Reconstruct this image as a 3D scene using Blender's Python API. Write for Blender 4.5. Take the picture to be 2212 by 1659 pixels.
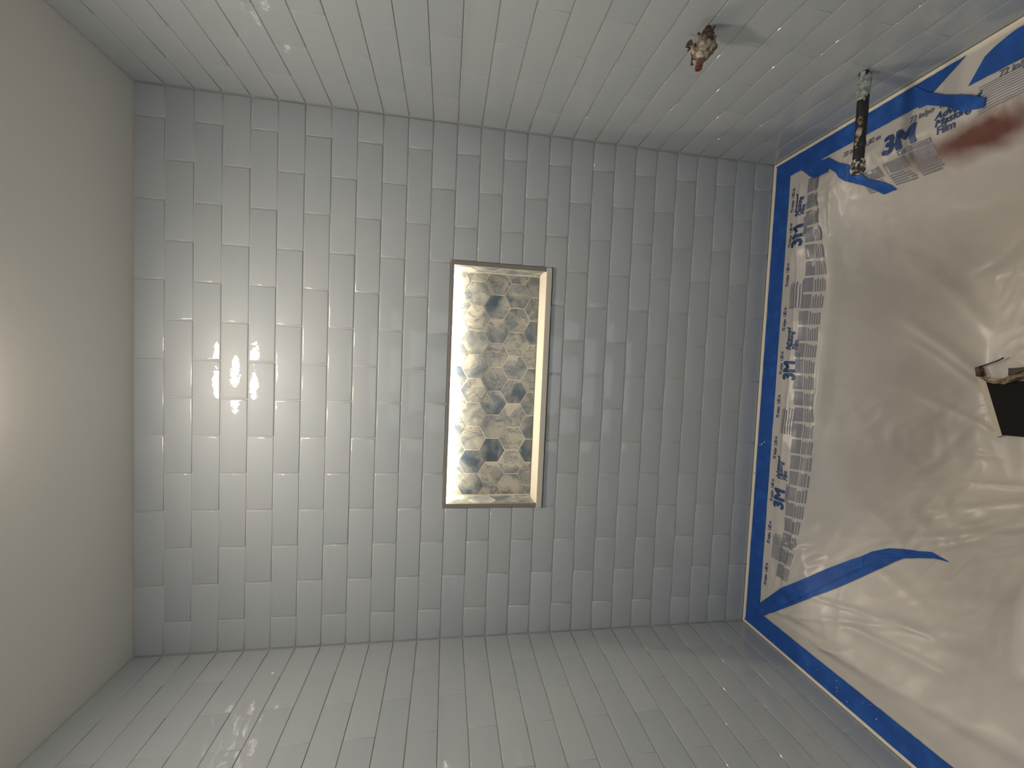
import bpy, bmesh, math, random
from mathutils import Vector, Matrix, noise
random.seed(7)
for o in list(bpy.data.objects): bpy.data.objects.remove(o)
sc = bpy.context.scene
col = sc.collection

# ------------------------------------------------------------------ camera
# x: left wall 0 -> right wall W, y: tiled back wall 0 (room is at negative y), z up, floor 0
W, P = 1.515, 0.067916            # alcove width, tile row pitch
L = 0.2063                        # tile length incl. joint
ZT = 2.3278                       # top of the first tile row
CEIL = 2.333
RIM = ZT - 27 * P                 # bathtub rim
F_PX = 895.14
CAM = Vector((0.8346, -1.2288, ZT - 0.8058))
def rotm(w):
    v = Vector(w); return Matrix.Rotation(v.length, 3, v.normalized())
Q = (0.15708, 0.0388, -0.0492)
BASE = Matrix(((0, 0, -1), (1, 0, 0), (0, -1, 0)))
AX = BASE @ rotm(Q)               # rows: camera right, up, back in world axes
cam_d = bpy.data.cameras.new('camera'); cam = bpy.data.objects.new('camera', cam_d); col.objects.link(cam)
cam_d.sensor_fit = 'HORIZONTAL'; cam_d.sensor_width = 36.0; cam_d.lens = F_PX / 2212 * 36
cam_d.clip_start = 0.02
m = AX.transposed().to_4x4(); m.translation = CAM; cam.matrix_world = m
sc.camera = cam

# ------------------------------------------------------------------ world, exposure
w = bpy.data.worlds.new('world'); sc.world = w; w.use_nodes = True
w.node_tree.nodes['Background'].inputs[0].default_value = (0.92, 0.96, 1.0, 1)
w.node_tree.nodes['Background'].inputs[1].default_value = 1.15    # added cool fill, let in by a made-up doorway behind the camera
sc.view_settings.view_transform = 'Standard'; sc.view_settings.look = 'None'
sc.view_settings.gamma = 1; sc.view_settings.use_curve_mapping = False
sc.view_settings.exposure = 0.15
LAMP_E, STRIP_E = 104.0, 82.0
LAMP_C, STRIP_C = (1.0, 0.87, 0.72), (1.0, 0.865, 0.66)

def ray(u, v):
    d = AX.transposed() @ Vector(((u - 1106) / F_PX, (829.5 - v) / F_PX, -1.0)); return d.normalized()
def hit(u, v, ax, val):
    d = ray(u, v); t = (val - CAM[ax]) / d[ax]; return CAM + d * t

# ------------------------------------------------------------------ material helpers
def mat(name, base=(.5, .5, .5), rough=.5, metal=0, coat=0, coat_r=.05, spec=.5):
    mt = bpy.data.materials.new(name); mt.use_nodes = True; nt = mt.node_tree
    b = nt.nodes['Principled BSDF']
    b.inputs['Base Color'].default_value = (*base, 1); b.inputs['Roughness'].default_value = rough
    b.inputs['Metallic'].default_value = metal; b.inputs['Coat Weight'].default_value = coat
    b.inputs['Coat Roughness'].default_value = coat_r; b.inputs['Specular IOR Level'].default_value = spec
    return mt, nt, b
def N(nt, typ, **kw):
    n = nt.nodes.new(typ)
    for k, v in kw.items():
        if k.startswith('i_'): n.inputs[k[2:].replace('_', ' ')].default_value = v
        else: setattr(n, k, v)
    return n
def ramp(nt, stops):
    r = nt.nodes.new('ShaderNodeValToRGB'); e = r.color_ramp.elements
    while len(e) < len(stops): e.new(.5)
    for el, (p_, c) in zip(e, stops): el.position = p_; el.color = (*c, 1) if len(c) == 3 else c
    return r
def coords(nt, rnd=0):
    """object coordinates, shifted per object so that every piece has its own grain"""
    tc = N(nt, 'ShaderNodeTexCoord')
    if not rnd: return tc.outputs['Object']
    oi = N(nt, 'ShaderNodeObjectInfo'); mu = N(nt, 'ShaderNodeMath', operation='MULTIPLY'); mu.inputs[1].default_value = rnd
    nt.links.new(oi.outputs['Random'], mu.inputs[0])
    cx = N(nt, 'ShaderNodeCombineXYZ'); nt.links.new(mu.outputs[0], cx.inputs[0]); nt.links.new(mu.outputs[0], cx.inputs[2])
    ad = N(nt, 'ShaderNodeVectorMath', operation='ADD'); nt.links.new(tc.outputs['Object'], ad.inputs[0]); nt.links.new(cx.outputs[0], ad.inputs[1])
    return ad.outputs[0]
def bump(nt, b, h, strength, dist, coat=True):
    bp = N(nt, 'ShaderNodeBump'); bp.inputs['Strength'].default_value = strength; bp.inputs['Distance'].default_value = dist
    nt.links.new(h, bp.inputs['Height']); nt.links.new(bp.outputs[0], b.inputs['Normal'])
    if coat: nt.links.new(bp.outputs[0], b.inputs['Coat Normal'])
    return bp
def mixc(nt, fac, a, b_):
    mx = N(nt, 'ShaderNodeMix', data_type='RGBA')
    if hasattr(fac, 'links') or hasattr(fac, 'is_output'): nt.links.new(fac, mx.inputs['Factor'])
    else: mx.inputs['Factor'].default_value = fac
    for s, i in ((a, 6), (b_, 7)):
        if isinstance(s, tuple): mx.inputs[i].default_value = (*s, 1)
        else: nt.links.new(s, mx.inputs[i])
    return mx.outputs[2]

# glazed wall tile
M = {}
mt, nt, b = mat('glazed_tile', rough=.5, coat=.9, coat_r=.012, spec=.35); M['tile'] = mt
oi = N(nt, 'ShaderNodeObjectInfo')
r = ramp(nt, [(0, (.355, .392, .42)), (.5, (.37, .403, .43)), (.8, (.365, .398, .42)), (1, (.385, .418, .44))]); nt.links.new(oi.outputs['Random'], r.inputs[0])
c = coords(nt, 40)
mp = N(nt, 'ShaderNodeMapping'); mp.inputs['Scale'].default_value = (3, 14, 14); nt.links.new(c, mp.inputs[0])
n1 = N(nt, 'ShaderNodeTexNoise'); n1.inputs['Scale'].default_value = 1.3; n1.inputs['Detail'].default_value = 4; nt.links.new(mp.outputs[0], n1.inputs['Vector'])
rr = ramp(nt, [(.42, (0, 0, 0)), (.75, (1, 1, 1))]); nt.links.new(n1.outputs[0], rr.inputs[0])
mu = N(nt, 'ShaderNodeMath', operation='MULTIPLY'); mu.inputs[1].default_value = .28; nt.links.new(rr.outputs[0], mu.inputs[0])
nt.links.new(mixc(nt, mu.outputs[0], r.outputs[0], (.42, .435, .44)), b.inputs['Base Color'])
n2 = N(nt, 'ShaderNodeTexNoise'); n2.inputs['Scale'].default_value = 42; n2.inputs['Detail'].default_value = 2.0; n2.inputs['Distortion'].default_value = .4; nt.links.new(c, n2.inputs['Vector'])
bp = bump(nt, b, n2.outputs[0], .5, .0011); nt.links.remove(b.inputs['Normal'].links[0])
bump(nt, b, n2.outputs[0], .10, .0016, False)

mt, nt, b = mat('grout', (.44, .445, .435), .8); M['grout'] = mt
c = coords(nt); n1 = N(nt, 'ShaderNodeTexNoise'); n1.inputs['Scale'].default_value = 400; nt.links.new(c, n1.inputs['Vector']); bump(nt, b, n1.outputs[0], .3, .0006)

def paint(name, colr, rough):
    mt, nt, b = mat(name, colr, rough); c = coords(nt)
    n1 = N(nt, 'ShaderNodeTexNoise'); n1.inputs['Scale'].default_value = 160; n1.inputs['Detail'].default_value = 3; nt.links.new(c, n1.inputs['Vector'])
    bump(nt, b, n1.outputs[0], .12, .0008); return mt
M['ceiling'] = paint('ceiling_paint', (.71, .69, .645), .42)
M['wallpaint'] = paint('wall_paint', (.80, .79, .77), .6)
M['floor'] = paint('floor_screed', (.60, .59, .57), .6)

# marble hexagons
mt, nt, b = mat('marble_hexagon', rough=.38, coat=.2, coat_r=.15); M['marble'] = mt
c = coords(nt, 60)
nw = N(nt, 'ShaderNodeTexNoise'); nw.inputs['Scale'].default_value = 9; nw.inputs['Detail'].default_value = 3; nt.links.new(c, nw.inputs['Vector'])
sub = N(nt, 'ShaderNodeVectorMath', operation='SUBTRACT'); nt.links.new(nw.outputs['Color'], sub.inputs[0]); sub.inputs[1].default_value = (.5, .5, .5)
sca = N(nt, 'ShaderNodeVectorMath', operation='SCALE'); nt.links.new(sub.outputs[0], sca.inputs[0]); sca.inputs['Scale'].default_value = .22
add = N(nt, 'ShaderNodeVectorMath', operation='ADD'); nt.links.new(c, add.inputs[0]); nt.links.new(sca.outputs[0], add.inputs[1])
wv = N(nt, 'ShaderNodeTexNoise'); wv.inputs['Scale'].default_value = 8; wv.inputs['Detail'].default_value = 4; wv.inputs['Roughness'].default_value = .55; nt.links.new(add.outputs[0], wv.inputs['Vector'])
r0 = ramp(nt, [(.0, (.42, .40, .34)), (.40, (.39, .375, .33)), (.48, (.26, .265, .255)), (.56, (.16, .18, .19)), (.64, (.055, .08, .112)), (.85, (.045, .065, .095))])
nt.links.new(wv.outputs[0], r0.inputs[0])
vn = N(nt, 'ShaderNodeTexNoise'); vn.inputs['Scale'].default_value = 14; vn.inputs['Detail'].default_value = 3; vn.inputs['Distortion'].default_value = .9
vmp = N(nt, 'ShaderNodeMapping'); vmp.inputs['Scale'].default_value = (1.5, 1, .6); vmp.inputs['Rotation'].default_value = (0, .7, 0); nt.links.new(add.outputs[0], vmp.inputs[0]); nt.links.new(vmp.outputs[0], vn.inputs['Vector'])
rv = ramp(nt, [(.40, (0, 0, 0)), (.47, (.25, .25, .25)), (.495, (.85, .85, .85)), (.52, (.12, .12, .12)), (.60, (0, 0, 0))]); nt.links.new(vn.outputs[0], rv.inputs[0])
class r1: outputs = [mixc(nt, rv.outputs[0], r0.outputs[0], (.085, .10, .13))]
n3 = N(nt, 'ShaderNodeTexNoise'); n3.inputs['Scale'].default_value = 9; n3.inputs['Detail'].default_value = 2; nt.links.new(c, n3.inputs['Vector'])
r3 = ramp(nt, [(.60, (0, 0, 0)), (.72, (1, 1, 1))]); nt.links.new(n3.outputs[0], r3.inputs[0])
mu = N(nt, 'ShaderNodeMath', operation='MULTIPLY'); mu.inputs[1].default_value = .3; nt.links.new(r3.outputs[0], mu.inputs[0])
cm = mixc(nt, mu.outputs[0], r1.outputs[0], (.42, .31, .17))
oi = N(nt, 'ShaderNodeObjectInfo')
ro = ramp(nt, [(0, (.78, .80, .82)), (.5, (.95, .95, .95)), (1, (1.0, 1.0, 1.0))]); nt.links.new(oi.outputs['Random'], ro.inputs[0])
mm = N(nt, 'ShaderNodeMix', data_type='RGBA', blend_type='MULTIPLY'); mm.inputs['Factor'].default_value = 1
nt.links.new(cm, mm.inputs[6]); nt.links.new(ro.outputs[0], mm.inputs[7]); nt.links.new(mm.outputs[2], b.inputs['Base Color'])

M['nichegrout'] = mat('niche_grout', (.58, .55, .48), .8)[0]
M['sill'] = mat('quartz_sill', (.50, .475, .41), .45, coat=0)[0]
M['metal'] = mat('brushed_trim_metal', (.20, .185, .165), .5, metal=.2)[0]
M['tub'] = mat('almond_enamel', (.66, .59, .48), .22, coat=.4)[0]
M['white'] = mat('white_plastic', (.8, .79, .76), .4)[0]
M['black'] = mat('black_panel', (.008, .007, .007), .75, spec=.2)[0]
M['blackwire'] = mat('black_wire', (.03, .02, .016), .5)[0]
M['speck'] = mat('white_paint_speck', (.8, .8, .78), .5)[0]
M['ink'] = mat('blue_print_ink', (.03, .07, .19), .45)[0]
M['inkdim'] = mat('faded_print_ink', (.14, .16, .23), .45)[0]
M['inksq'] = mat('pale_print_ink', (.22, .225, .26), .4)[0]

def noisy(name, stops, scale, rough, dist=.001, strength=.6, detail=4, rnd=5):
    mt, nt, b = mat(name, rough=rough); c = coords(nt, rnd)
    n = N(nt, 'ShaderNodeTexNoise'); n.inputs['Scale'].default_value = scale; n.inputs['Detail'].default_value = detail; nt.links.new(c, n.inputs['Vector'])
    r = ramp(nt, stops); nt.links.new(n.outputs[0], r.inputs[0]); nt.links.new(r.outputs[0], b.inputs['Base Color'])
    bump(nt, b, n.outputs[0], strength, dist, False); return mt
M['mortar'] = noisy('crusted_mortar', [(.34, (.03, .02, .012)), (.45, (.16, .12, .09)), (.55, (.32, .28, .225)), (.72, (.50, .45, .38))], 75, .9, strength=.35)
M['rust'] = noisy('rusty_brass', [(.3, (.015, .010, .006)), (.5, (.06, .035, .02)), (.7, (.22, .15, .09))], 140, .7)
M['copper'] = noisy('ribbed_copper', [(.3, (.10, .05, .03)), (.7, (.28, .17, .11))], 90, .45)
M['red'] = mat('red_plastic_tip', (.13, .022, .016), .4)[0]
M['blackpipe'] = noisy('black_iron_pipe', [(.3, (.006, .006, .007)), (.62, (.018, .018, .018)), (.8, (.07, .065, .06))], 90, .55)
M['thinset'] = noisy('grey_green_thinset', [(.3, (.10, .12, .11)), (.5, (.27, .31, .29)), (.7, (.48, .50, .46))], 130, .9)
M['dope'] = noisy('thread_compound', [(.42, (.02, .02, .02)), (.5, (.16, .15, .13)), (.58, (.62, .57, .48))], 110, .7)
M['tan'] = noisy('torn_brown_paper', [(.3, (.10, .07, .04)), (.5, (.26, .19, .12)), (.7, (.45, .38, .28))], 70, .85)

# painter's tape
mt, nt, b = mat('blue_crepe_tape', rough=.62); M['tape'] = mt
c = coords(nt); n1 = N(nt, 'ShaderNodeTexNoise'); n1.inputs['Scale'].default_value = 26; n1.inputs['Detail'].default_value = 5; nt.links.new(c, n1.inputs['Vector'])
r = ramp(nt, [(.3, (.006, .062, .29)), (.55, (.009, .082, .37)), (.75, (.016, .115, .45))]); nt.links.new(n1.outputs[0], r.inputs[0]); nt.links.new(r.outputs[0], b.inputs['Base Color'])
n2 = N(nt, 'ShaderNodeTexNoise'); n2.inputs['Scale'].default_value = 500; nt.links.new(c, n2.inputs['Vector']); bump(nt, b, n2.outputs[0], .35, .0005, False)

# masking film
def film_material(name, smear=False):
    mt, nt, b = mat(name, (.44, .405, .36), .32, spec=.5); c = coords(nt)
    n1 = N(nt, 'ShaderNodeTexNoise'); n1.inputs['Scale'].default_value = 30; n1.inputs['Detail'].default_value = 4; n1.inputs['Distortion'].default_value = 1.5; nt.links.new(c, n1.inputs['Vector'])
    bump(nt, b, n1.outputs[0], .2, .002, False)
    base = None
    n2 = N(nt, 'ShaderNodeTexNoise'); n2.inputs['Scale'].default_value = 5; n2.inputs['Detail'].default_value = 3; nt.links.new(c, n2.inputs['Vector'])
    r = ramp(nt, [(.35, (.57, .55, .525)), (.65, (.67, .645, .615))]); nt.links.new(n2.outputs[0], r.inputs[0]); base = r.outputs[0]
    if smear:
        # rusty red smear of its own outline, running along the film near the right rim
        a = hit(2000, 325, 2, RIM); e = hit(2208, 240, 2, RIM)      # two points on the streak
        ang = math.atan2(e.y - a.y, e.x - a.x); mid = (a + e) / 2; pass
        mp = N(nt, 'ShaderNodeMapping', vector_type='TEXTURE'); mp.inputs['Location'].default_value = (mid.x, mid.y, 0)
        mp.inputs['Rotation'].default_value = (0, 0, ang); mp.inputs['Scale'].default_value = (.20, .040, 1)
        nn = N(nt, 'ShaderNodeTexNoise'); nn.inputs['Scale'].default_value = 14; nn.inputs['Detail'].default_value = 5; nt.links.new(c, nn.inputs['Vector'])
        s1 = N(nt, 'ShaderNodeVectorMath', operation='SUBTRACT'); nt.links.new(nn.outputs['Color'], s1.inputs[0]); s1.inputs[1].default_value = (.5, .5, .5)
        s2 = N(nt, 'ShaderNodeVectorMath', operation='SCALE'); nt.links.new(s1.outputs[0], s2.inputs[0]); s2.inputs['Scale'].default_value = .04
        s3 = N(nt, 'ShaderNodeVectorMath', operation='ADD'); nt.links.new(c, s3.inputs[0]); nt.links.new(s2.outputs[0], s3.inputs[1])
        nt.links.new(s3.outputs[0], mp.inputs[0])
        fl = N(nt, 'ShaderNodeVectorMath', operation='MULTIPLY'); nt.links.new(mp.outputs[0], fl.inputs[0]); fl.inputs[1].default_value = (1, 1, 0)
        le = N(nt, 'ShaderNodeVectorMath', operation='LENGTH'); nt.links.new(fl.outputs[0], le.inputs[0])
        rs = ramp(nt, [(.25, (.96, .96, .96)), (1.0, (0, 0, 0))]); nt.links.new(le.outputs['Value'], rs.inputs[0])
        base = mixc(nt, rs.outputs[0], base, (.15, .045, .032))
    nt.links.new(base, b.inputs['Base Color'])
    tr = N(nt, 'ShaderNodeBsdfTransparent'); mx = N(nt, 'ShaderNodeMixShader'); mx.inputs[0].default_value = .88
    out = nt.nodes['Material Output']
    nt.links.new(tr.outputs[0], mx.inputs[1]); nt.links.new(b.outputs[0], mx.inputs[2]); nt.links.new(mx.outputs[0], out.inputs['Surface'])
    return mt

def emit(name, colr, s):
    mt = bpy.data.materials.new(name); mt.use_nodes = True; nt = mt.node_tree; nt.nodes.remove(nt.nodes['Principled BSDF'])
    e = nt.nodes.new('ShaderNodeEmission'); e.inputs[0].default_value = (*colr, 1); e.inputs[1].default_value = s
    nt.links.new(e.outputs[0], nt.nodes['Material Output'].inputs[0]); return mt
M['lamp'] = emit('lamp_diffuser', LAMP_C, LAMP_E)
M['strip'] = emit('led_strip', STRIP_C, STRIP_E)

# ------------------------------------------------------------------ object helpers
def link(name, me, m, parent=None, smooth=False):
    o = bpy.data.objects.new(name, me); col.objects.link(o)
    if m is not None and not me.materials: me.materials.append(m)
    if smooth:
        for p_ in me.polygons: p_.use_smooth = True
    if parent: o.parent = parent
    return o
def obj(name, bm, m, parent=None, smooth=False):
    bmesh.ops.recalc_face_normals(bm, faces=bm.faces)
    me = bpy.data.meshes.new(name); bm.to_mesh(me); bm.free(); return link(name, me, m, parent, smooth)
def tag(o, label=None, cat=None, group=None, kind=None):
    if label: o['label'] = label
    if cat: o['category'] = cat
    if group: o['group'] = group
    if kind: o['kind'] = kind
    return o
def empty(name, loc):
    o = bpy.data.objects.new(name, None); col.objects.link(o); o.location = loc; o.empty_display_size = .05; return o
def box(bm, x0, x1, y0, y1, z0, z1):
    r = bmesh.ops.create_cube(bm, size=1)
    for v in r['verts']: v.co = Vector(((x0 + x1) / 2 + v.co.x * (x1 - x0), (y0 + y1) / 2 + v.co.y * (y1 - y0), (z0 + z1) / 2 + v.co.z * (z1 - z0)))
    return r['verts']
def boxo(name, b6, m, parent=None, bev=0):
    bm = bmesh.new(); box(bm, *b6)
    if bev: bmesh.ops.bevel(bm, geom=bm.edges[:], offset=bev, segments=2, affect='EDGES')
    return obj(name, bm, m, parent)

# ------------------------------------------------------------------ room shell
YF = -2.60                                  # wall behind the camera
NX0, NX1 = 0.4017, 1.1300                   # niche opening incl. trim
NZ1, NZ0 = ZT - 0.8100, ZT - 1.1085
ND = 0.092                                  # niche depth
G = 0.0022                                  # depth of the joints behind the tile faces
# back wall: a slab with the niche hole, front face G behind the tile faces
bm = bmesh.new()
for b6 in ((-.12, NX0 - .004, G, .13, 0, NZ0), (-.12, NX0, G, .13, NZ0, CEIL), (NX1 + .004, W + .12, G, .13, 0, NZ0), (NX1, W + .12, G, .13, NZ0, CEIL), (NX0 - .004, NX1 + .004, G, .13, 0, NZ0 - .0045), (NX0, NX1, G, .13, NZ1, CEIL), (NX0, NX1, ND + .004, .13, NZ0, NZ1)): box(bm, *b6)
wall_back = tag(obj('wall_back', bm, M['grout']), kind='structure')
wall_left = tag(boxo('wall_left', (-.12, -G, YF, 0, 0, CEIL), M['grout']), kind='structure')
wall_right = tag(boxo('wall_right', (W + G, W + .12, YF, 0, 0, CEIL), M['grout']), kind='structure')
TY = -0.86                                  # where the tiled part of the side walls ends
boxo('painted_board', (-G, .006, YF, TY, 0, CEIL), M['wallpaint'], wall_left)
boxo('painted_board', (W - .006, W + G, YF, TY, 0, CEIL), M['wallpaint'], wall_right)
bm = bmesh.new()
for b6 in ((-.12, .30, YF - .12, YF, 0, CEIL), (1.12, W + .12, YF - .12, YF, 0, CEIL), (.30, 1.12, YF - .12, YF, 2.03, CEIL)): box(bm, *b6)  # unseen doorway gap, added so the world fill reaches the lower walls
tag(obj('wall_front', bm, M['wallpaint']), kind='structure')
bm = bmesh.new()
for b6 in ((.23, .31, YF, YF + .015, 0, 2.03), (1.11, 1.19, YF, YF + .015, 0, 2.03), (.23, 1.19, YF, YF + .015, 2.02, 2.10)): box(bm, *b6)
tag(obj('trim_1', bm, M['wallpaint']), kind='structure')  # casing round the added doorway
tag(boxo('ceiling', (-.12, W + .12, YF - .12, .13, CEIL, CEIL + .1), M['ceiling']), kind='structure')
tag(boxo('floor', (-.12, W + .12, YF - .12, .13, -.1, 0), M['floor']), kind='structure')

# ------------------------------------------------------------------ tiles
TH = 0.0075
def tile_mesh(poly, name='tile', edge=.0022, th=TH, drop=.0012, two=True, plain=False):
    """poly: outline (a, b) in the wall plane; face towards +c at c = 0. Local axes a, c, b are mapped by the caller."""
    bm = bmesh.new()
    f = bm.faces.new([bm.verts.new((a, -th, b_)) for a, b_ in poly])
    r = bmesh.ops.extrude_face_region(bm, geom=[f]); vs = [g for g in r['geom'] if isinstance(g, bmesh.types.BMVert)]
    for v in vs: v.co.y = -drop
    top = [g for g in r['geom'] if isinstance(g, bmesh.types.BMFace)][0]
    if two and not plain:
        bmesh.ops.inset_region(bm, faces=[top], thickness=edge * .4, depth=0, use_even_offset=True)
        for v in top.verts: v.co.y = -drop * .35
    if not plain: bmesh.ops.inset_region(bm, faces=[top], thickness=edge, depth=0, use_even_offset=True)
    for v in top.verts: v.co.y = 0
    if f.is_valid: bm.faces.remove(f)
    bmesh.ops.recalc_face_normals(bm, faces=bm.faces)
    if top.normal.y < 0: bmesh.ops.reverse_faces(bm, faces=bm.faces)
    me = bpy.data.meshes.new(name); bm.to_mesh(me); bm.free()
    for p_ in me.polygons: p_.use_smooth = True
    return me
mesh_cache = {}
def add_tile(parent, side, a0, a1, z0, z1, poly=None, m='tile', name='tile'):
    """side: 'back' a=x ; 'left'/'right' a = distance from the back corner"""
    ca, cz = (a0 + a1) / 2, (z0 + z1) / 2
    if poly is None:
        key = (round(a1 - a0, 4), round(z1 - z0, 4), side == 'back')
        if key not in mesh_cache:
            h, k = (a1 - a0) / 2, (z1 - z0) / 2
            mesh_cache[key] = tile_mesh([(-h, -k), (h, -k), (h, k), (-h, k)], drop=.0012 if side == 'back' else .0003, edge=.0022 if side == 'back' else .0012)
        me = mesh_cache[key]
    else: me = tile_mesh([(ca - a if side != 'left' else a - ca, b_ - cz) for a, b_ in poly])
    o = link(name, me, M[m], parent)
    t1, t2 = random.gauss(0, .0008), random.gauss(0, .0005)
    if side != 'back': t1 *= .7; t2 *= .35
    pr = random.gauss(0, .00022 if side == 'back' else .00005)
    if side == 'back': o.matrix_world = Matrix.Translation((ca, pr, cz)) @ Matrix.Rotation(math.pi, 4, 'Z') @ Matrix.Rotation(t1, 4, 'X') @ Matrix.Rotation(t2, 4, 'Z')
    elif side == 'right': o.matrix_world = Matrix.Translation((W + pr, -ca, cz)) @ Matrix.Rotation(math.pi / 2, 4, 'Z') @ Matrix.Rotation(t1, 4, 'X') @ Matrix.Rotation(t2, 4, 'Z')
    else: o.matrix_world = Matrix.Translation((0 - pr, -ca, cz)) @ Matrix.Rotation(-math.pi / 2, 4, 'Z') @ Matrix.Rotation(t1, 4, 'X') @ Matrix.Rotation(t2, 4, 'Z')
    return o
J = 0.0015                                   # half joint
hx0, hx1, hz0, hz1 = NX0 - .0025, NX1 + .0025, NZ0 - .0045, NZ1 + .0025
def back_piece(x0, x1, z0, z1):
    ox, oz = (x1 > hx0 and x0 < hx1), (z1 > hz0 and z0 < hz1)
    if not (ox and oz): add_tile(wall_back, 'back', x0, x1, z0, z1); return
    inx = x0 >= hx0 - .001 and x1 <= hx1 + .001
    below, above = z0 < hz0 - .004, z1 > hz1 + .004
    if not below and not above:              # row fully beside the niche: keep what sticks out
        if x0 < hx0 - .006: add_tile(wall_back, 'back', x0, hx0, z0, z1)
        if x1 > hx1 + .006: add_tile(wall_back, 'back', hx1, x1, z0, z1)
        return
    zc = hz0 if below else hz1
    za, zb = (z0, z1) if below else (z1, z0)  # za: far edge, zb: edge that meets the niche
    if inx: add_tile(wall_back, 'back', x0, x1, *((z0, hz0) if below else (hz1, z1))); return
    if x0 < hx0: pts = [(x0, za), (x1, za), (x1, zc), (hx0, zc), (hx0, zb), (x0, zb)]
    else: pts = [(x0, za), (x1, za), (x1, zb), (hx1, zb), (hx1, zc), (x0, zc)]
    if not below: pts = pts[::-1]
    add_tile(wall_back, 'back', x0, x1, z0, z1, poly=pts)
for k in range(27):
    zt = ZT - k * P - J if k else CEIL - .002
    zb = ZT - (k + 1) * P + J
    off = .90 if k % 2 else .40
    edges = [W - .0015]
    e = W - off * L
    while e > .012: edges.append(e); e -= L
    edges.append(.0015)
    for i in range(len(edges) - 1):
        xr = edges[i] - (J if i else 0); xl = edges[i + 1] + (J if i < len(edges) - 2 else 0)
        back_piece(xl, xr, zb, zt)
    for side, par in (('left', wall_left), ('right', wall_right)):
        ed = [.0035]; e = .111 if k % 2 else .2165
        while e < -TY - .01: ed.append(e); e += L
        ed.append(-TY - .001)
        for i in range(len(ed) - 1):
            add_tile(par, side, ed[i] + (.00012 if i else 0), ed[i + 1] - (.00012 if i < len(ed) - 2 else 0), zb, zt)

# ------------------------------------------------------------------ lit niche
niche = tag(empty('wall_niche', ((NX0 + NX1) / 2, 0, NZ0)),
            'lit recessed shower niche lined with blue and cream marble hexagon tiles', 'niche')
def child(o):
    o.parent = niche; o.matrix_parent_inverse = niche.matrix_world.inverted(); return o
bpy.context.view_layer.update()
T = .0105                                   # lining thickness at sides and top
ix0, ix1, iz1, iz0 = NX0 + T, NX1 - T, NZ1 - .0035, ZT - 1.0915
bm = bmesh.new()
box(bm, NX0, ix0 - .004, .001, ND, NZ0, NZ1); box(bm, ix1 + .004, NX1, .001, ND, NZ0, NZ1)
box(bm, NX0, NX1, .001, ND, iz1, NZ1); box(bm, NX0, NX1, ND, ND + .004, NZ0, NZ1)
child(obj('niche_lining', bm, M['nichegrout']))
# hexagons, clipped to each face
def clip(poly, f):
    out = []
    for i in range(len(poly)):
        a, b_ = poly[i], poly[(i + 1) % len(poly)]; fa, fb = f(a), f(b_)
        if fa >= 0: out.append(a)
        if fa * fb < 0:
            t = fa / (fa - fb); out.append((a[0] + (b_[0] - a[0]) * t, a[1] + (b_[1] - a[1]) * t))
    return out
def area(p_): return abs(sum(p_[i][0] * p_[(i + 1) % len(p_)][1] - p_[(i + 1) % len(p_)][0] * p_[i][1] for i in range(len(p_)))) / 2
HP, HR = .0765, .0648
def hexes(a0, a1, z0, z1, ca, cz, place, mir=-1):
    R_ = HP / math.sqrt(3) - .0014
    for j in range(-5, 6):
        for i in range(-12, 13):
            x = ca + i * HP + (HP / 2 if j % 2 else 0); z = cz + j * HR
            poly = [(x + R_ * math.cos(math.radians(90 + 60 * q)), z + R_ * math.sin(math.radians(90 + 60 * q)) * (HR / (HP * .866))) for q in range(6)]
            area0 = area(poly)
            for f in (lambda p_: p_[0] - a0, lambda p_: a1 - p_[0], lambda p_: p_[1] - z0, lambda p_: z1 - p_[1]):
                poly = clip(poly, f)
                if len(poly) < 3: break
            if len(poly) < 3 or area(poly) < 1.2e-5: continue
            cx = sum(p_[0] for p_ in poly) / len(poly); cy = sum(p_[1] for p_ in poly) / len(poly)
            me = tile_mesh([(mir * (p_[0] - cx), p_[1] - cy) for p_ in poly], 'hexagon_tile', edge=.0005, th=.003, drop=.0003, two=False, plain=len(poly) != 6 or area(poly) < area0 * .98)
            for q in me.polygons: q.use_smooth = False
            o = link('hexagon_tile', me, M['marble']); place(o, cx, cy, random.gauss(0, .00025)); child(o)
hexes(ix0 + .001, ix1 - .001, iz0 + .001, iz1 - .001, 1.054, ZT - .894,
      lambda o, x, z, e: setattr(o, 'matrix_world', Matrix.Translation((x, ND - .0010 + e, z)) @ Matrix.Rotation(math.pi, 4, 'Z')))
hexes(-ND + .0025, -.0015, iz0 + .001, iz1 - .001, -.035, ZT - .915,
      lambda o, a, z, e: setattr(o, 'matrix_world', Matrix.Translation((ix1 + .0030 + e, -a, z)) @ Matrix.Rotation(math.pi / 2, 4, 'Z')))
hexes(-ND + .0025, -.0015, iz0 + .001, iz1 - .001, -.045, ZT - .93,
      lambda o, a, z, e: setattr(o, 'matrix_world', Matrix.Translation((ix0 - .0030 + e, -a, z)) @ Matrix.Rotation(-math.pi / 2, 4, 'Z')), mir=1)
child(boxo('stone_sill', (NX0 - .001, NX1 - .001, -.0075, ND - .004, NZ0, iz0), M['sill'], bev=.0012))
TF = .0125
def prism(name, pts, y0, y1, m, bev=.0006):
    bm = bmesh.new(); f = bm.faces.new([bm.verts.new((x, y0, z)) for x, z in pts]); r = bmesh.ops.extrude_face_region(bm, geom=[f])
    for g in r['geom']:
        if isinstance(g, bmesh.types.BMVert): g.co.y = y1
    bmesh.ops.recalc_face_normals(bm, faces=bm.faces)
    if bev: bmesh.ops.bevel(bm, geom=bm.edges[:], offset=bev, segments=1, affect='EDGES')
    return obj(name, bm, m)
tb = .0125
child(prism('trim_strip', [(NX0, NZ1), (NX1, NZ1), (NX1 - tb, iz1 - .0045), (NX0 + tb, iz1 - .0045)], -.0035, .004, M['metal']))
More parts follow.
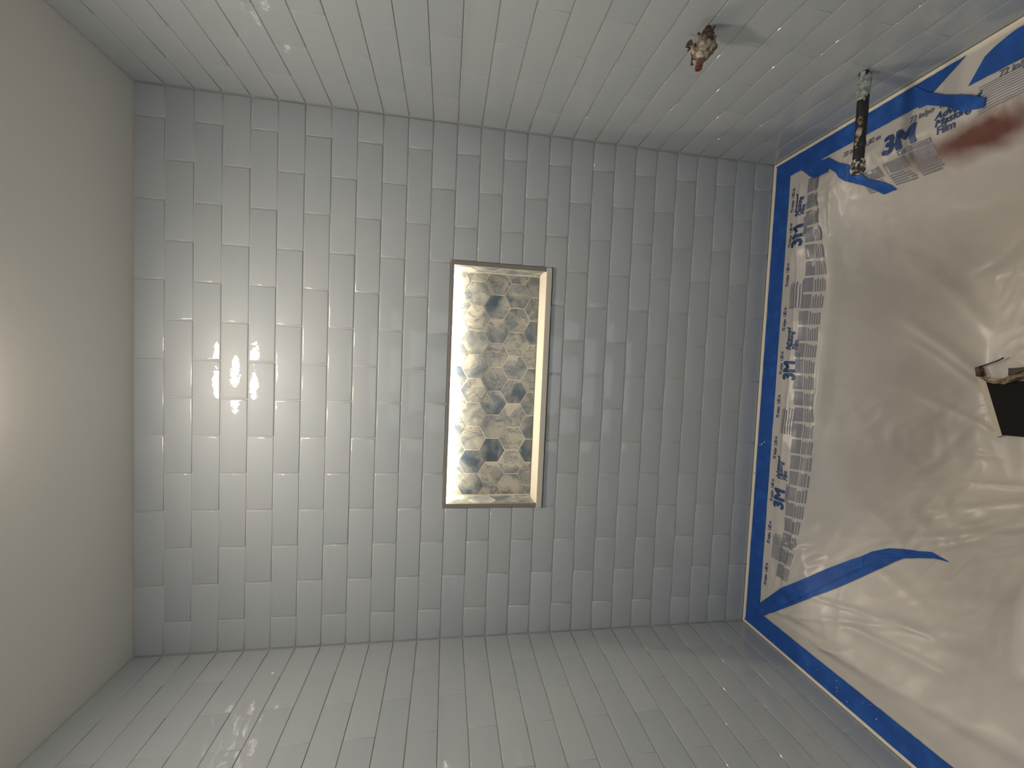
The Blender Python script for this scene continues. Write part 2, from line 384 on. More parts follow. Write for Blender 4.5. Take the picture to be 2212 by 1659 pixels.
child(prism('trim_strip', [(NX0, NZ1 - .0006), (NX0 + tb, iz1 - .0052), (NX0 + tb, iz0 + .0002), (NX0, iz0 + .0002)], -.0035, .004, M['metal']))
child(prism('trim_strip', [(NX1, NZ1 - .0006), (NX1 - tb, iz1 - .0052), (NX1 - tb, iz0 + .0002), (NX1, iz0 + .0002)], -.0035, .004, M['metal']))
s = child(boxo('light_strip', (ix0 + .004, ix1 - .004, .066, .078, iz1 - .0028, iz1 - .0003), M['strip']))
s['label'] = 'warm glowing light strip under the niche top'

# ------------------------------------------------------------------ ceiling lamp (just outside the frame, seen in the glaze)
LC = Vector((.745, -.53, CEIL))
lamp = tag(empty('ceiling_light', LC), 'round flush ceiling light over the bathtub', 'lamp')
def lathe(prof, n=48, axis='Z', bm=None):
    bm = bm or bmesh.new(); rings = []
    for r_, h in prof:
        rings.append([bm.verts.new((r_ * math.cos(2 * math.pi * i / n), r_ * math.sin(2 * math.pi * i / n), h)) for i in range(n)])
    for a, b_ in zip(rings, rings[1:]):
        for i in range(n): bm.faces.new((a[i], a[(i + 1) % n], b_[(i + 1) % n], b_[i]))
    if prof[0][0] > 1e-6: bm.faces.new(rings[0])
    if prof[-1][0] > 1e-6: bm.faces.new(rings[-1])
    return bm
o = obj('housing', lathe([(.098, 0), (.098, -.006), (.093, -.009), (.090, -.009)]), M['white'], lamp, True)
o = obj('diffuser', lathe([(.087, -.0085), (.087, -.0165), (.081, -.0205), (.065, -.0230), (.04, -.0240), (.02, -.0245), (.002, -.0245)]), M['lamp'], lamp, True)

# ------------------------------------------------------------------ bathtub under the film
DEPTH = .355
def sm(t): t = max(0., min(1., t)); return t * t * (3 - 2 * t)
def basin(x, y, k=1.0):
    """depth of the basin below the rim"""
    return DEPTH * sm((-.10 - y) / (.15 * k)) * sm((1.425 - x) / (.13 * k)) * sm((x - .095) / (.30 * k)) * sm((y + .69) / .13)
def heightfield(name, fn, m, xs, ys, keep=None):
    bm = bmesh.new(); vs = {}
    def gv(i, j):
        if (i, j) not in vs: vs[(i, j)] = bm.verts.new((xs[i], ys[j], fn(xs[i], ys[j])))
        return vs[(i, j)]
    for i in range(len(xs) - 1):
        for j in range(len(ys) - 1):
            if keep and not keep((xs[i] + xs[i + 1]) / 2, (ys[j] + ys[j + 1]) / 2): continue
            bm.faces.new((gv(i, j), gv(i + 1, j), gv(i + 1, j + 1), gv(i, j + 1)))
    me = bpy.data.meshes.new(name); bm.to_mesh(me); bm.free(); return link(name, me, m, None, True)
tub = tag(empty('bathtub', (W / 2, -.38, 0)), 'almond bathtub built in below the tiled walls, covered by masking film', 'bathtub')
bpy.context.view_layer.update()
def lin(a, b_, n): return [a + (b_ - a) * i / (n - 1) for i in range(n)]
o = heightfield('basin', lambda x, y: RIM - .004 - basin(x, y) * 1.02, M['tub'], lin(.001, W - .001, 120), lin(-.775, -.001, 70)); o.parent = tub; o.matrix_parent_inverse = tub.matrix_world.inverted()
o = boxo('apron', (.001, W - .001, -.79, -.775, 0, RIM - .004), M['tub'], bev=.004); o.parent = tub; o.matrix_parent_inverse = tub.matrix_world.inverted()

# ------------------------------------------------------------------ masking film
M['caulk'] = mat('cream_caulk', (.74, .68, .57), .5)[0]
def caulk(pts):
    bm = bmesh.new(); rows = []
    for p_, n_ in pts:
        p_, n_ = Vector(p_), Vector(n_)
        rows.append([bm.verts.new(p_ + n_ * 0.0005), bm.verts.new(p_ + n_ * .0005 + Vector((0, 0, .0045))), bm.verts.new(p_ + n_ * .0045 + Vector((0, 0, .0020))), bm.verts.new(p_ + n_ * .0125 + Vector((0, 0, .0012))), bm.verts.new(p_ + n_ * .0125)])
    for a, b_ in zip(rows, rows[1:]):
        for k in range(5): bm.faces.new((a[k], a[(k + 1) % 5], b_[(k + 1) % 5], b_[k]))
    bm.faces.new(rows[0]); bm.faces.new(rows[-1])
    o = obj('caulk_bead', bm, M['caulk']); o.parent = tub; o.matrix_parent_inverse = tub.matrix_world.inverted()
zc_ = RIM - .0005
caulk([((.001, -.76, zc_), (1, 0, 0)), ((.001, -.001, zc_), (1, -1, 0)), ((W - .001, -.001, zc_), (-1, -1, 0)), ((W - .001, -.76, zc_), (-1, 0, 0))])
def base_film(x, y):
    d = sm((-.115 - y) / .27) * sm((1.40 - x) / .30) * sm((x - .12) / .52) * sm((y + .68) / .16)
    return RIM + .0015 - DEPTH * .96 * d
def march(fn, u, v):
    d = ray(u, v); t = (RIM + .01 - CAM.z) / d.z; st = .004
    for _ in range(600):
        p_ = CAM + d * t
        if p_.z <= fn(p_.x, p_.y): break
        t += st
    a, c_ = t - st, t
    for _ in range(12):
        mid = (a + c_) / 2; p_ = CAM + d * mid
        if p_.z <= fn(p_.x, p_.y): c_ = mid
        else: a = mid
    return CAM + d * c_
FOLDS = []        # ((ax, ay), (bx, by), height, width) folds of the sheets, found where they lie
for u0, v0, u1, v1, h, wd in (
        (1800, 420, 1806, 560, .008, .008), (1806, 560, 1775, 870, .009, .010), (1775, 870, 1700, 1250, .004, .007), (1772, 400, 1795, 560, .005, .006),
        (1730, 420, 1722, 640, .003, .005), (1722, 640, 1690, 1000, .003, .005),
        (1655, 1335, 1810, 1450, .004, .009), (1700, 1340, 1960, 1480, -.006, .012), (1690, 1325, 2000, 1360, .004, .008), (1760, 1290, 1960, 1355, .004, .006),
        (1800, 1400, 2180, 1610, .010, .022), (1850, 1365, 2060, 1470, -.008, .012), (2060, 1470, 2200, 1460, .005, .014),
        (1930, 1335, 2010, 1370, .006, .006), (1780, 1400, 1830, 1410, .006, .008), (1850, 1190, 2000, 1140, .004, .008), (1900, 1165, 2212, 1150, .007, .012),
        (2000, 1190, 2212, 1140, -.007, .010), (1975, 700, 2110, 800, .008, .010), (1990, 745, 2100, 820, .005, .007), (2000, 860, 2140, 930, .005, .009),
        (1985, 970, 2140, 985, .004, .008), (1990, 1040, 2200, 1050, .004, .007), (1960, 1110, 2210, 1085, .006, .010),
        (1980, 570, 2130, 700, .005, .014), (1880, 560, 1990, 640, -.003, .02), (2050, 470, 2212, 430, .004, .012), (1830, 480, 1990, 560, .003, .010),
        (1860, 690, 1900, 720, .002, .006), (2120, 590, 2212, 520, .004, .008), (1800, 1570, 1900, 1659, .003, .010), (1850, 1500, 2050, 1659, .004, .010),
        (2010, 1010, 2080, 940, .004, .008), (2120, 1300, 2212, 1330, .006, .016), (2040, 1400, 2130, 1440, .006, .014), (1900, 1230, 1990, 1300, .004, .010)):
    a, b_ = march(base_film, u0, v0), march(base_film, u1, v1); FOLDS.append((a.x, a.y, b_.x, b_.y, h, wd))
def film_z(x, y):
    z = base_film(x, y)
    edge = min(-.070 - y, x - .072, 1.444 - x)
    k = sm(edge / .05)
    if k > 0:
        f = 0
        for ax, ay, bx, by, h, wd in FOLDS:
            dx, dy = bx - ax, by - ay; q = dx * dx + dy * dy + 1e-9
            t = ((x - ax) * dx + (y - ay) * dy) / q
            if t < -.4 or t > 1.4: continue
            fade = 1 - sm((abs(t - .5) - .35) / .5)
            px, py = x - ax - t * dx, y - ay - t * dy
            d = (px * px + py * py) / (wd * wd)
            if d < 9: f += h * fade * math.exp(-d)
        n1 = noise.noise(Vector((x * 5, y * 5, 1.3)))
        wx, wy = x + .05 * noise.noise(Vector((x * 6, y * 6, 4))), y + .05 * noise.noise(Vector((x * 6, y * 6, 8)))
        n2 = 1 - 2 * abs(noise.noise(Vector((wx * 9, wy * 15, 2.1))))
        n3 = 1 - 2 * abs(noise.noise(Vector((wx * 26 + wy * 14, wy * 40, 5.7))))
        msk = max(0, noise.noise(Vector((x * 4, y * 4, 9.5))) + .18)
        z += k * (1.35 * f + .008 * n1 + .0040 * n2 + .0085 * msk * n3)
        fl = RIM - DEPTH * 1.0 + .001
        if z < fl: z = fl + (z - fl) * .1
    # follow the tub below so that the sheet never dips under it
    return max(z, RIM - .0035 - basin(x, y) * 1.02 + .002)
def on_film(u, v): return march(film_z, u, v)

xs, ys = lin(.012, W - .012, 370), lin(-.755, -.050, 180)
# seams run down from the two back corners
sl_a, sl_b = Vector((.04, -.04)), on_film(2052, 1213).xy
sr_a, sr_b = Vector((1.49, -.03)), Vector((1.10, -.36))
def side_of(a, b_, x, y): return (b_.x - a.x) * (y - a.y) - (b_.y - a.y) * (x - a.x)
fm, fms = film_material('masking_film'), film_material('masking_film_smeared', True)
def seat(o):
    return o
film_b = heightfield('masking_film', film_z, fm, xs, ys, lambda x, y: side_of(sl_a, sl_b, x, y) > 0 and side_of(sr_a, sr_b, x, y) < 0)
film_l = heightfield('masking_film', film_z, fm, xs, ys, lambda x, y: side_of(sl_a, sl_b, x, y) <= 0 and side_of(sr_a, sr_b, x, y) < 0)
film_r = heightfield('masking_film', film_z, fms, xs, ys, lambda x, y: side_of(sr_a, sr_b, x, y) >= 0)
tag(film_b, 'printed translucent masking film taped along the back rim of the bathtub', 'plastic film')
tag(film_l, 'plain wrinkled masking film without print over the left end of the bathtub', 'plastic film')
tag(film_r, 'printed masking film with a rusty red smear along the right rim', 'plastic film')

# printing on the film: text meshes laid onto the sheets
def text_on(txt, size, org, dirv, m, parent, bold=0, shear=0, name='printed_text', lift=.0011, sx=1.0):
    cu = bpy.data.curves.new('t', 'FONT'); cu.body = txt; cu.size = size; cu.shear = shear; cu.resolution_u = 3; cu.space_character = 1.0
    to = bpy.data.objects.new('t', cu); col.objects.link(to)
    dg = bpy.context.evaluated_depsgraph_get(); me = bpy.data.meshes.new_from_object(to.evaluated_get(dg))
    bpy.data.objects.remove(to); bpy.data.curves.remove(cu)
    bm = bmesh.new(); bm.from_mesh(me); bmesh.ops.triangulate(bm, faces=bm.faces[:])
    for _ in range(4):
        long_e = [e for e in bm.edges if e.calc_length() > .007]
        if not long_e: break
        bmesh.ops.subdivide_edges(bm, edges=long_e, cuts=1); bmesh.ops.triangulate(bm, faces=bm.faces[:])
    bm.to_mesh(me); bm.free()
    d = Vector(dirv).normalized(); n_ = Vector((-d.y, d.x))
    for v in me.vertices:
        p_ = Vector(org) + d * v.co.x * sx + n_ * v.co.y; v.co = Vector((p_.x, p_.y, film_z(p_.x, p_.y) + lift))
    me.materials.clear(); me.name = name
    if bold:
        bm = bmesh.new()
        for q in range(5 if bold < .001 else 9):
            b2 = bmesh.new(); b2.from_mesh(me); a_ = 2 * math.pi * q / 8
            dx = Vector((0, 0, 0)) if q == 0 and bold < .001 else Vector((math.cos(a_ * (2 if bold < .001 else 1)), math.sin(a_ * (2 if bold < .001 else 1)), 0)) * bold * (0 if q == 8 else 1)
            for v in b2.verts: v.co += dx
            t_ = bpy.data.meshes.new('t'); b2.to_mesh(t_); b2.free(); bm.from_mesh(t_); bpy.data.meshes.remove(t_)
        bm.to_mesh(me); bm.free()
    return link(name, me, m, parent)
def patch(org, dirv, rects, m, parent, name, lift=.0008):
    d = Vector(dirv).normalized(); n_ = Vector((-d.y, d.x)); bm = bmesh.new()
    for a0, a1, b0, b1 in rects:
        na = max(1, int((a1 - a0) / .008)); g = []
        nb = max(1, int((b1 - b0) / .008))
        for i in range(na + 1):
            row = []
            for j in range(nb + 1):
                p_ = Vector(org) + d * (a0 + (a1 - a0) * i / na) + n_ * (b0 + (b1 - b0) * j / nb)
                row.append(bm.verts.new((p_.x, p_.y, film_z(p_.x, p_.y) + lift)))
            g.append(row)
        for i in range(na):
            for j in range(nb): bm.faces.new((g[i][j], g[i + 1][j], g[i + 1][j + 1], g[i][j + 1]))
    return obj(name, bm, m, parent)
def frame_bars(a0, a1, b0, b1, t=.0014): return [(a0, a1, b0, b0 + t), (a0, a1, b1 - t, b1), (a0, a0 + t, b0 + t, b1 - t), (a1 - t, a1, b0 + t, b1 - t)]
def logo(parent, O, d, size, sx):
    """bold logo, outlined bar under it, three lines of italics after it; O = start of the base line"""
    d = Vector(d).normalized(); n_ = Vector((-d.y, d.x)); k = size / .05
    text_on('3M', size, O, d, M['ink'], parent, bold=.0027 * k, sx=sx, name='printed_logo')
    patch(O - n_ * .011 * k, d, frame_bars(.026 * k, .082 * k, 0, .0075 * k), M['ink'], parent, 'printed_bar')
    patch(O - n_ * .011 * k, d, [(.032 * k, .076 * k, .0030 * k, .0044 * k)], M['ink'], parent, 'printed_bar')
    for q, t in enumerate(('Advanced', 'Masking', 'Film')):
        text_on(t, .0168 * k, O + d * .091 * k + n_ * (.021 - .0128 * q) * k, d, M['ink'], parent, bold=.0008, shear=.25, sx=1.02)
def square(parent, O, d, w_=.041, h_=.038):
    patch(O, d, [(0, w_, h_ * .52, h_)] + [(0, w_ * random.uniform(.8, 1), h_ * t_, h_ * t_ + h_ * .065) for t_ in (.0, .1, .2, .3, .4)], M['inksq'], parent, 'printed_square')
X_ = Vector((1, 0))
# back sheet: reads along +x, top of the letters towards the wall
for x0, x1 in ((.428, .505), (.824, .897), (1.222, 1.305)):
    logo(film_b, Vector((x0, -.133)), X_, .050, (x1 - x0) / .080)
for x0 in (.165, .30, .435, .57, .70, .835, .97, 1.105, 1.225, 1.33):
    text_on('72 in/po  1,82 m', .0155, Vector((x0 + .005, -.0915)), X_, M['ink'], film_b, bold=.0005, sx=.70)
for x0 in (.27, .66, 1.04):
    patch(Vector((x0, -.140)), X_, [(0, random.uniform(.070, .082), q * .0056, q * .0056 + .0022) for q in range(7)], M['inkdim'], film_b, 'fine_print')
x0 = .225
while x0 < 1.375: square(film_b, Vector((x0, -.176 + .005 * math.sin(x0 * 9))), X_); x0 += .0478
# right sheet: reads towards the room (-y), top of the letters to the right wall
Y_ = Vector((0, -1))
logo(film_r, Vector((1.377, -.350)), Y_, .058, .98)
for y0 in (-.245, -.405, -.56): text_on('72 in/po  1,82 m', .0185, Vector((1.423, y0)), Y_, M['inkdim'], film_r, bold=.0006, sx=.78)
patch(Vector((1.372, -.53)), Y_, [(0, .10, q * .0050, q * .0050 + .0015) for q in range(11)], M['inkdim'], film_r, 'fine_print')
for y0 in (-.29, -.345, -.40): square(film_r, Vector((1.315, y0)), Y_, .046, .045)

# ------------------------------------------------------------------ painter's tape
def ribbon(name, pts_l, pts_r, th, zf, m=None, seg=5, lift=.0022):
    """tape between two edge polylines of equal length (world xy), laid on surface zf"""
    bm = bmesh.new(); rows = []
    for (ax, ay), (bx, by) in zip(pts_l, pts_r):
        row = []
        for i in range(seg + 1):
            t = i / seg; x, y = ax + (bx - ax) * t, ay + (by - ay) * t
            row.append(bm.verts.new((x, y, zf(x, y) + lift + .0006 * noise.noise(Vector((x * 60, y * 60, 3))))))
        rows.append(row)
    for a, b_ in zip(rows, rows[1:]):
        for i in range(seg): bm.faces.new((a[i], b_[i], b_[i + 1], a[i + 1]))
    low = bmesh.ops.duplicate(bm, geom=bm.faces[:])['vert_map']
    pair = {v: low[v] for row in rows for v in row}
    for v in pair: pair[v].co.z -= th
    rim_ = rows[0] + [r_[-1] for r_ in rows[1:]] + rows[-1][::-1][1:] + [r_[0] for r_ in rows[1:-1]][::-1]
    for a, b_ in zip(rim_, rim_[1:] + rim_[:1]): bm.faces.new((a, b_, pair[b_], pair[a]))
    return obj(name, bm, m or M['tape'], None, False)
flat = lambda x, y: RIM + .0005
def jit(a, k=.0012): return a + random.uniform(-k, k)
n = 60
tape_b = ribbon('masking_tape', [(x, jit(-.0125, .0005)) for x in lin(.012, 1.503, n)], [(x, jit(-.069, .0005)) for x in lin(.03, 1.47, n)], .0006, flat)
tag(tape_b, 'long blue masking tape along the rim below the niche wall', 'tape')
tape_l = ribbon('masking_tape', [(.0105, y) for y in lin(-.008, -.74, n)], [(jit(.070, .0005), y) for y in lin(-.055, -.74, n)], .0006, flat, lift=.0034)
tag(tape_l, 'blue masking tape speckled with paint along the left wall rim', 'tape')
e1, e0 = hit(2091, 112, 2, RIM), hit(1995, 226, 2, RIM)
tape_r = ribbon('masking_tape', [(jit(1.5045, .0004), y) for y in lin(-.008, e1.y, n)], [(jit(1.452, .0005), y) for y in lin(-.062, e0.y, n)], .0006, flat, lift=.0034)
tag(tape_r, 'blue masking tape along the right wall rim below the pipe stub', 'tape')
a0, a1 = hit(2120, 118, 2, RIM), hit(2118, 178, 2, RIM)
tape_r2 = ribbon('masking_tape', [(jit(1.497 - .02 * sm((y + .58) / .06)), y) for y in lin(-.535, -.75, 24)], [(jit(1.438), y) for y in lin(-.512, -.75, 24)], .0006, flat, lift=.0034)
tag(tape_r2, 'separate blue tape piece at the room end of the right rim', 'tape')
def px_tape(top, bot, label, lift=.003, seg=6, sub=5, mat_=None):
    def dens(pl):
        out = []
        for (u0, v0), (u1, v1) in zip(pl, pl[1:]):
            for i in range(sub): out.append((u0 + (u1 - u0) * i / sub, v0 + (v1 - v0) * i / sub))
        out.append(pl[-1]); return [tuple(on_film(*q).xy) for q in out]
    return tag(ribbon('masking_tape', dens(top), dens(bot), .0006, film_z, mat_, seg=seg, lift=lift), label, 'tape')
px_tape([(1630, 1312), (1690, 1270), (1735, 1252), (1790, 1228), (1843, 1208), (1870, 1200)], [(1652, 1330), (1708, 1301), (1752, 1280), (1798, 1258), (1836, 1238), (1866, 1226)],
        'blue tape strip running from the back left rim corner into the tub, upper layer', lift=.0048)
px_tape([(1652, 1316), (1705, 1289), (1750, 1274), (1800, 1254), (1832, 1236), (1846, 1209), (1886, 1191), (1923, 1184), (1957, 1186), (1985, 1190), (2014, 1192), (2050, 1212)],
        [(1667, 1324), (1715, 1306), (1760, 1288), (1806, 1271), (1850, 1252), (1885, 1236), (1912, 1224), (1935, 1213), (1954, 1206), (1985, 1205), (2020, 1206), (2052, 1214)],
        'blue tape strip with a curled pointed end lying on the film in the tub', lift=.0032)
Z5 = lambda pl: [(1650 + a / 3.936, 60 + b_ / 3.936) for a, b_ in pl]
px_tape(Z5([(560, 1105), (640, 1150), (740, 1170), (830, 1230), (900, 1290), (1010, 1312), (1095, 1340), (1145, 1378)]),
        Z5([(440, 1165), (560, 1195), (620, 1230), (650, 1275), (700, 1305), (860, 1345), (960, 1382), (1035, 1420)]),
        'loose blue tape tail hanging off the back right rim corner under the pipe stub', lift=.005)
px_tape(Z5([(230, 1190), (330, 1150), (440, 1130), (540, 1120)]), Z5([(340, 1215), (395, 1262), (435, 1280), (555, 1225)]),
        'short crumpled blue tape flap at the back right corner of the tub', lift=.0042)
px_tape(Z5([(1290, 500), (1420, 552), (1560, 572), (1770, 572), (1900, 600)]), Z5([(1330, 690), (1400, 660), (1560, 672), (1700, 715), (1885, 685)]),
        'torn blue tape end sticking out between the two right rim tapes', lift=.005)
# paint specks on the tapes
for t_, pts in ((tape_l, ((1745, 1435, 2.6), (1765, 1447, 1.8), (1807, 1471, 2), (1808, 1486, 3), (1808, 1493, 2), (1830, 1516, 2), (1880, 1522, 2), (1893, 1554, 2.6), (1860, 1560, 2), (1726, 1430, 1.3), (1864, 1518, 1.4))),
                (tape_b, ((1651, 955, 4.5), (1646, 959, 5.5), (1642, 961, 4), (1628, 1022, 4.5), (1626, 1020, 3.5)))):
    for u, v, s_ in pts:
        p_ = hit(u, v, 2, RIM + .005); bm = bmesh.new(); bmesh.ops.create_icosphere(bm, subdivisions=1, radius=.0013 * s_ / 2.4)
        for q in bm.verts: q.co = Vector((q.co.x * (1.6 if t_ is tape_b else 1), q.co.y * (.5 if t_ is tape_b else 1), q.co.z * .5)) + p_
        obj('paint_speck', bm, M['speck'], t_, True)

# ------------------------------------------------------------------ black panel with torn edge on the tub floor
fz = RIM - DEPTH + .004
q_ = [hit(u, v, 2, fz + .012) for u, v in ((2130, 823), (2165, 940), (2330, 955), (2330, 823))]
pn = tag(empty('black_panel', (q_[0] + q_[1] + q_[2] + q_[3]) / 4), 'flat black panel with a pale edge on the tub floor', 'panel')
bpy.context.view_layer.update()
def slab(name, pts, z0, z1, m):
    bm = bmesh.new(); f = bm.faces.new([bm.verts.new((p_.x, p_.y, z0)) for p_ in pts]); r = bmesh.ops.extrude_face_region(bm, geom=[f])
    for g in r['geom']:
        if isinstance(g, bmesh.types.BMVert): g.co.z = z1
    o = obj(name, bm, m); o.parent = pn; o.matrix_parent_inverse = pn.matrix_world.inverted(); return o
def topz(p_): return film_z(p_.x, p_.y)
zt_ = max(topz(p_) for p_ in q_) + .006
q_ = [hit(u, v, 2, zt_) for u, v in ((2130, 823), (2165, 940), (2330, 955), (2330, 823))]
slab('board', q_, zt_ - .012, zt_, M['black'])
M['pale'] = mat('pale_edging', (.50, .46, .40), .6)[0]
slab('pale_edging', [hit(u, v, 2, zt_) for u, v in ((2112, 815), (2153, 945), (2165, 940), (2130, 823))], zt_ - .012, zt_ + .001, M['pale'])
Z8 = lambda pl: [(2000 + a / 4.147, 600 + b_ / 4.147) for a, b_ in pl]
def wall_strip(name, pl, hts, m, th=.0016):
    """upright torn strip standing along a line on the panel edge"""
    bm = bmesh.new(); rows = []
    for (u, v), h in zip(Z8(pl), hts):
        p_ = hit(u, v, 2, zt_ + .001); rows.append([bm.verts.new((p_.x + th * math.sin(h * 900 + k), p_.y, p_.z + h * k / 3)) for k in range(4)])
    for a, b_ in zip(rows, rows[1:]):
        for k in range(3): bm.faces.new((a[k], b_[k], b_[k + 1], a[k + 1]))
    bmesh.ops.recalc_face_normals(bm, faces=bm.faces); bmesh.ops.solidify(bm, geom=bm.faces[:], thickness=th)
    o = obj(name, bm, m); o.parent = pn; o.matrix_parent_inverse = pn.matrix_world.inverted(); return o
wall_strip('torn_paper', [(515, 890), (560, 922), (640, 938), (700, 945), (760, 935), (810, 915), (860, 895), (940, 880), (1040, 890)], [.008, .010, .009, .012, .016, .018, .02, .02, .02], M['tan'])
def slab_px(name, pl, h0, h1, m): return slab(name, [hit(u, v, 2, zt_ + h0) for u, v in Z8(pl)], zt_ + h0 - .004, zt_ + h1, m)
slab_px('torn_paper', [(515, 885), (560, 905), (620, 903), (700, 905), (740, 880), (790, 868), (879, 830), (990, 830), (990, 870), (860, 895), (760, 935), (700, 945), (600, 935), (545, 918)], .004, .006, M['tan'])
slab_px('dark_scrap', [(745, 810), (800, 808), (900, 800), (980, 800), (980, 835), (870, 835), (800, 868), (742, 875), (748, 840)], .010, .013, M['blackwire'])
slab_px('dark_scrap', [(468, 805), (500, 795), (522, 870), (505, 888), (475, 885)], .002, .012, M['rust'])
def tube(bm, pts, r_, n=10, cap=True):
    rings = []
    for i, p_ in enumerate(pts):
        a = pts[max(0, i - 1)]; b_ = pts[min(len(pts) - 1, i + 1)]; d = (b_ - a).normalized()
        s_ = d.cross(Vector((0.13, .31, .94))).normalized(); t_ = d.cross(s_); rr = r_(i / (len(pts) - 1)) if callable(r_) else r_
        rings.append([bm.verts.new(p_ + (s_ * math.cos(2 * math.pi * k / n) + t_ * math.sin(2 * math.pi * k / n)) * rr) for k in range(n)])
    for a, b_ in zip(rings, rings[1:]):
        for k in range(n): bm.faces.new((a[k], a[(k + 1) % n], b_[(k + 1) % n], b_[k]))
    if cap: bm.faces.new(rings[0]); bm.faces.new(rings[-1])
    return bm
wp = [hit(u, v, 2, zt_ + .012) for u, v in Z8([(475, 800), (560, 772), (640, 745), (688, 722), (694, 715)])]
o = obj('wire', tube(bmesh.new(), wp, .0018), M['blackwire'], None, True); o.parent = pn; o.matrix_parent_inverse = pn.matrix_world.inverted()

# ------------------------------------------------------------------ shower valve stub on the right wall
def axis_lathe(prof, n, bumps, seed, tip=(0, 0, 0), ribs=0):
    """body of revolution that grows from the wall towards -x; prof = (distance, radius)"""
    bm = bmesh.new(); rings = []
    for d, r_ in prof:
        ring = []
        for k in range(n):
            a = 2 * math.pi * k / n
            q = Vector((d * 60, math.cos(a) * r_ * 90, math.sin(a) * r_ * 90 + seed))
            rr = r_ * (1 + bumps * noise.noise(q) + bumps * .6 * noise.noise(q * 2.7))
            if ribs: rr *= 1 + .07 * (1 if int(k * ribs / n * 2) % 2 else -1)
            s_ = d / max(.001, prof[-1][0])
            ring.append(bm.verts.new((-d + tip[0] * s_, rr * math.cos(a) + tip[1] * s_, rr * math.sin(a) + tip[2] * s_)))
        rings.append(ring)
    for a, b_ in zip(rings, rings[1:]):
        for k in range(n): bm.faces.new((a[k], a[(k + 1) % n], b_[(k + 1) % n], b_[k]))
    bm.faces.new(rings[0]); bm.faces.new(rings[-1]); return bm
def prof_lin(pts, n):
    out = []; total = pts[-1][0]
    for i in range(n):
        d = total * i / (n - 1)
        for (d0, r0), (d1, r1) in zip(pts, pts[1:]):
            if d <= d1 + 1e-9: t = sm((d - d0) / (d1 - d0)); out.append((d, r0 + (r1 - r0) * t)); break
    return out
V = hit(1529, 60, 0, W)
val = tag(empty('shower_valve', V), 'rough mortar crusted shower valve stub sticking out of the right wall', 'valve')
TIP = (0, 0, .014)
obj('valve_neck', axis_lathe(prof_lin([(0, .0052), (.010, .0085), (.022, .015)], 12), 32, .3, 2.0, (0, -.001, .004)), M['rust'], val, True)
o = obj('valve_body', axis_lathe(prof_lin([(0, .006), (.010, .012), (.023, .0205), (.034, .0235), (.044, .018), (.050, .008)], 34), 44, .24, 5.0, (0, 0, .008)), M['mortar'], val, True); o.location = (-.007, 0, .001)
o = obj('bonnet', axis_lathe(prof_lin([(0, .013), (.012, .0155), (.020, .011), (.024, .007)], 20), 32, .4, 9.0, (0, 0, .003)), M['mortar'], val, True); o.location = (-.040, 0, .006)
o = obj('valve_stem', axis_lathe([(0, .0062), (.004, .0066), (.012, .0066), (.0235, .0066)], 48, .02, 1.0, (0, 0, .005), ribs=12), M['copper'], val); o.location = (-.055, 0, .0095); o['label'] = 'ribbed copper stem'
o = obj('stem_cap', axis_lathe([(0, .0067), (.0035, .0066), (.0045, .0045), (.003, .003)], 32, .03, 1.0), M['red'], val, True); o.location = (-.0782, 0, .0145); o['label'] = 'dark red stem end'
def vt(u, v, d): p_ = hit(u, v, 0, W - d); return p_ - V
Z6 = lambda a, b_, d: vt(1450 + a / 11.06, 30 + b_ / 11.06, d)
for pts, r_ in (([(1050, 285, .006), (1010, 345, .010), (985, 440, .014), (990, 500, .018), (1025, 560, .022), (1000, 650, .028), (920, 745, .034)], .0016),
                ([(905, 300, .003), (935, 400, .008), (945, 520, .014), (940, 650, .022)], .0030),
                ([(430, 800, .035), (350, 790, .036), (375, 740, .034), (400, 700, .032)], .0013),
                ([(525, 880, .040), (500, 960, .046), (490, 1080, .054), (485, 1180, .060), (470, 1230, .063)], lambda t: .0032 - .0018 * sm(t * 2)),
                ([(395, 880, .040), (420, 850, .037), (470, 800, .034)], .0016),
                ([(640, 465, .018), (680, 475, .020), (620, 470, .019)], .002)):
    ps = [Z6(a, b_, d) for a, b_, d in pts]; dd = []
    for a, b_ in zip(ps, ps[1:]): dd += [a, (a + b_) / 2]
    dd.append(ps[-1]); obj('bracket_wire', tube(bmesh.new(), dd, r_, 8), M['rust'], val, True)
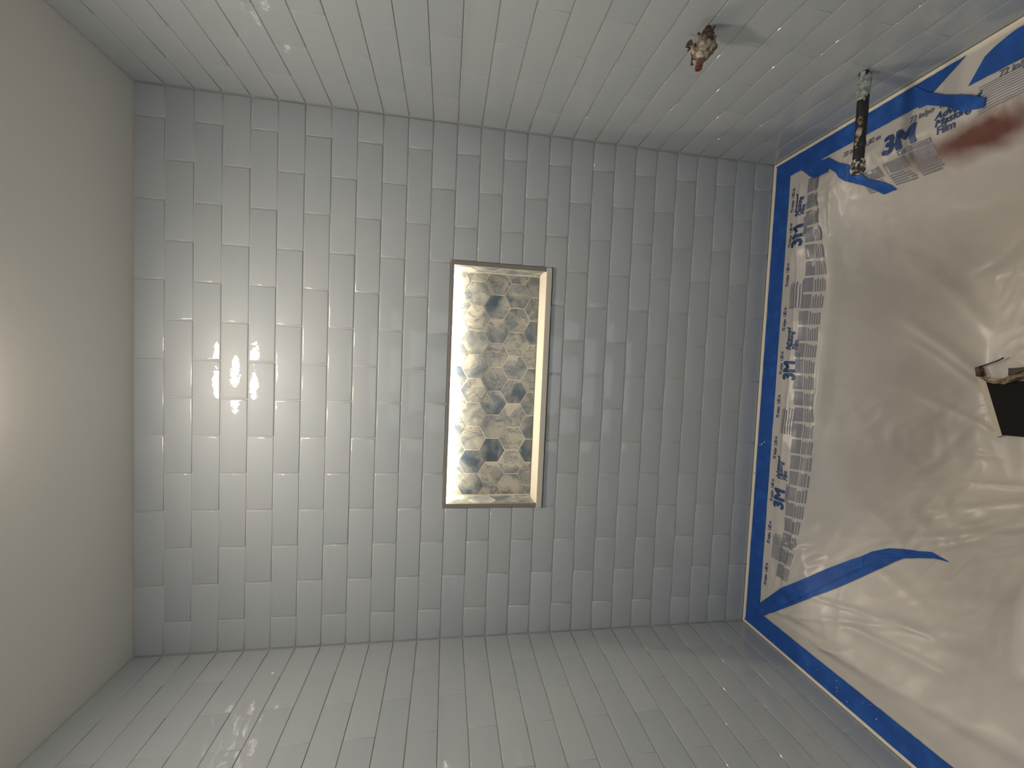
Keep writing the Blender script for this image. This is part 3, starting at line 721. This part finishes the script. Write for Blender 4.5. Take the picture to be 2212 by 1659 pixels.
for a, b_, d, s_ in ((450, 700, .03, .0050), (1000, 600, .028, .0035), (560, 900, .05, .004), (830, 850, .05, .007), (600, 850, .05, .0045), (880, 450, .016, .008), (700, 700, .04, .008), (500, 1215, .062, .0022)):
    bm = bmesh.new(); bmesh.ops.create_icosphere(bm, subdivisions=2, radius=s_)
    for v in bm.verts: v.co *= 1 + .5 * noise.noise(v.co * 300 + Vector((a, 0, 0)))
    o = obj('mortar_lump', bm, M['rust'] if a in (450, 1000, 830, 880, 500) else M['mortar'], val, True); o.location = Z6(a, b_, d)

# ------------------------------------------------------------------ tub spout pipe
R0 = hit(1869, 157, 0, W)
pipe = tag(empty('pipe_stub', R0), 'black threaded pipe stub for the tub spout on the right wall', 'pipe')
obj('pipe', axis_lathe(prof_lin([(0, .0112), (.05, .0108), (.12, .0106), (.209, .0104)], 60), 28, .06, 3.0, (0, 0, 0)), M['blackpipe'], pipe, True)
o = obj('thinset_coat', axis_lathe(prof_lin([(0, .0118), (.012, .0122), (.035, .0118), (.058, .0108), (.070, .0085)], 30), 32, .16, 7.0), M['thinset'], pipe, True); o['label'] = 'grey green thinset smeared round the pipe root'
# tongue of thinset running down the upper side
o = obj('thinset_coat', axis_lathe(prof_lin([(0, .0105), (.03, .0095), (.042, .003)], 20), 24, .15, 4.0), M['thinset'], pipe, True); o.location = (-.028, -.001, .0022)
o = obj('threaded_end', axis_lathe(prof_lin([(0, .0108), (.004, .0128), (.010, .0138), (.022, .0136), (.028, .0118), (.030, .0095)], 40), 40, .16, 11.0), M['dope'], pipe, True); o.location = (-.190, 0, 0); o['label'] = 'pipe end with pale thread compound'
for d, z_, y_, s_, sx in ((.108, .0085, -.003, .0055, 1.8), (.132, .0095, -.002, .0065, 1.6), (.148, .010, 0, .004, 1.5), (.155, .0105, .002, .003, 1.6), (.062, .0065, -.006, .0028, 1.8), (.118, -.010, 0, .003, 1.3), (.165, .011, 0, .0022, 1)):
    bm = bmesh.new(); bmesh.ops.create_icosphere(bm, subdivisions=2, radius=s_)
    for v in bm.verts:
        v.co *= 1 + .55 * noise.noise(v.co * 260 + Vector((d * 500, 0, 0))); v.co.x *= sx; v.co.z *= .8
    obj('mortar_lump', bm, M['mortar'], pipe, True).location = (-d, y_ - .003, z_)
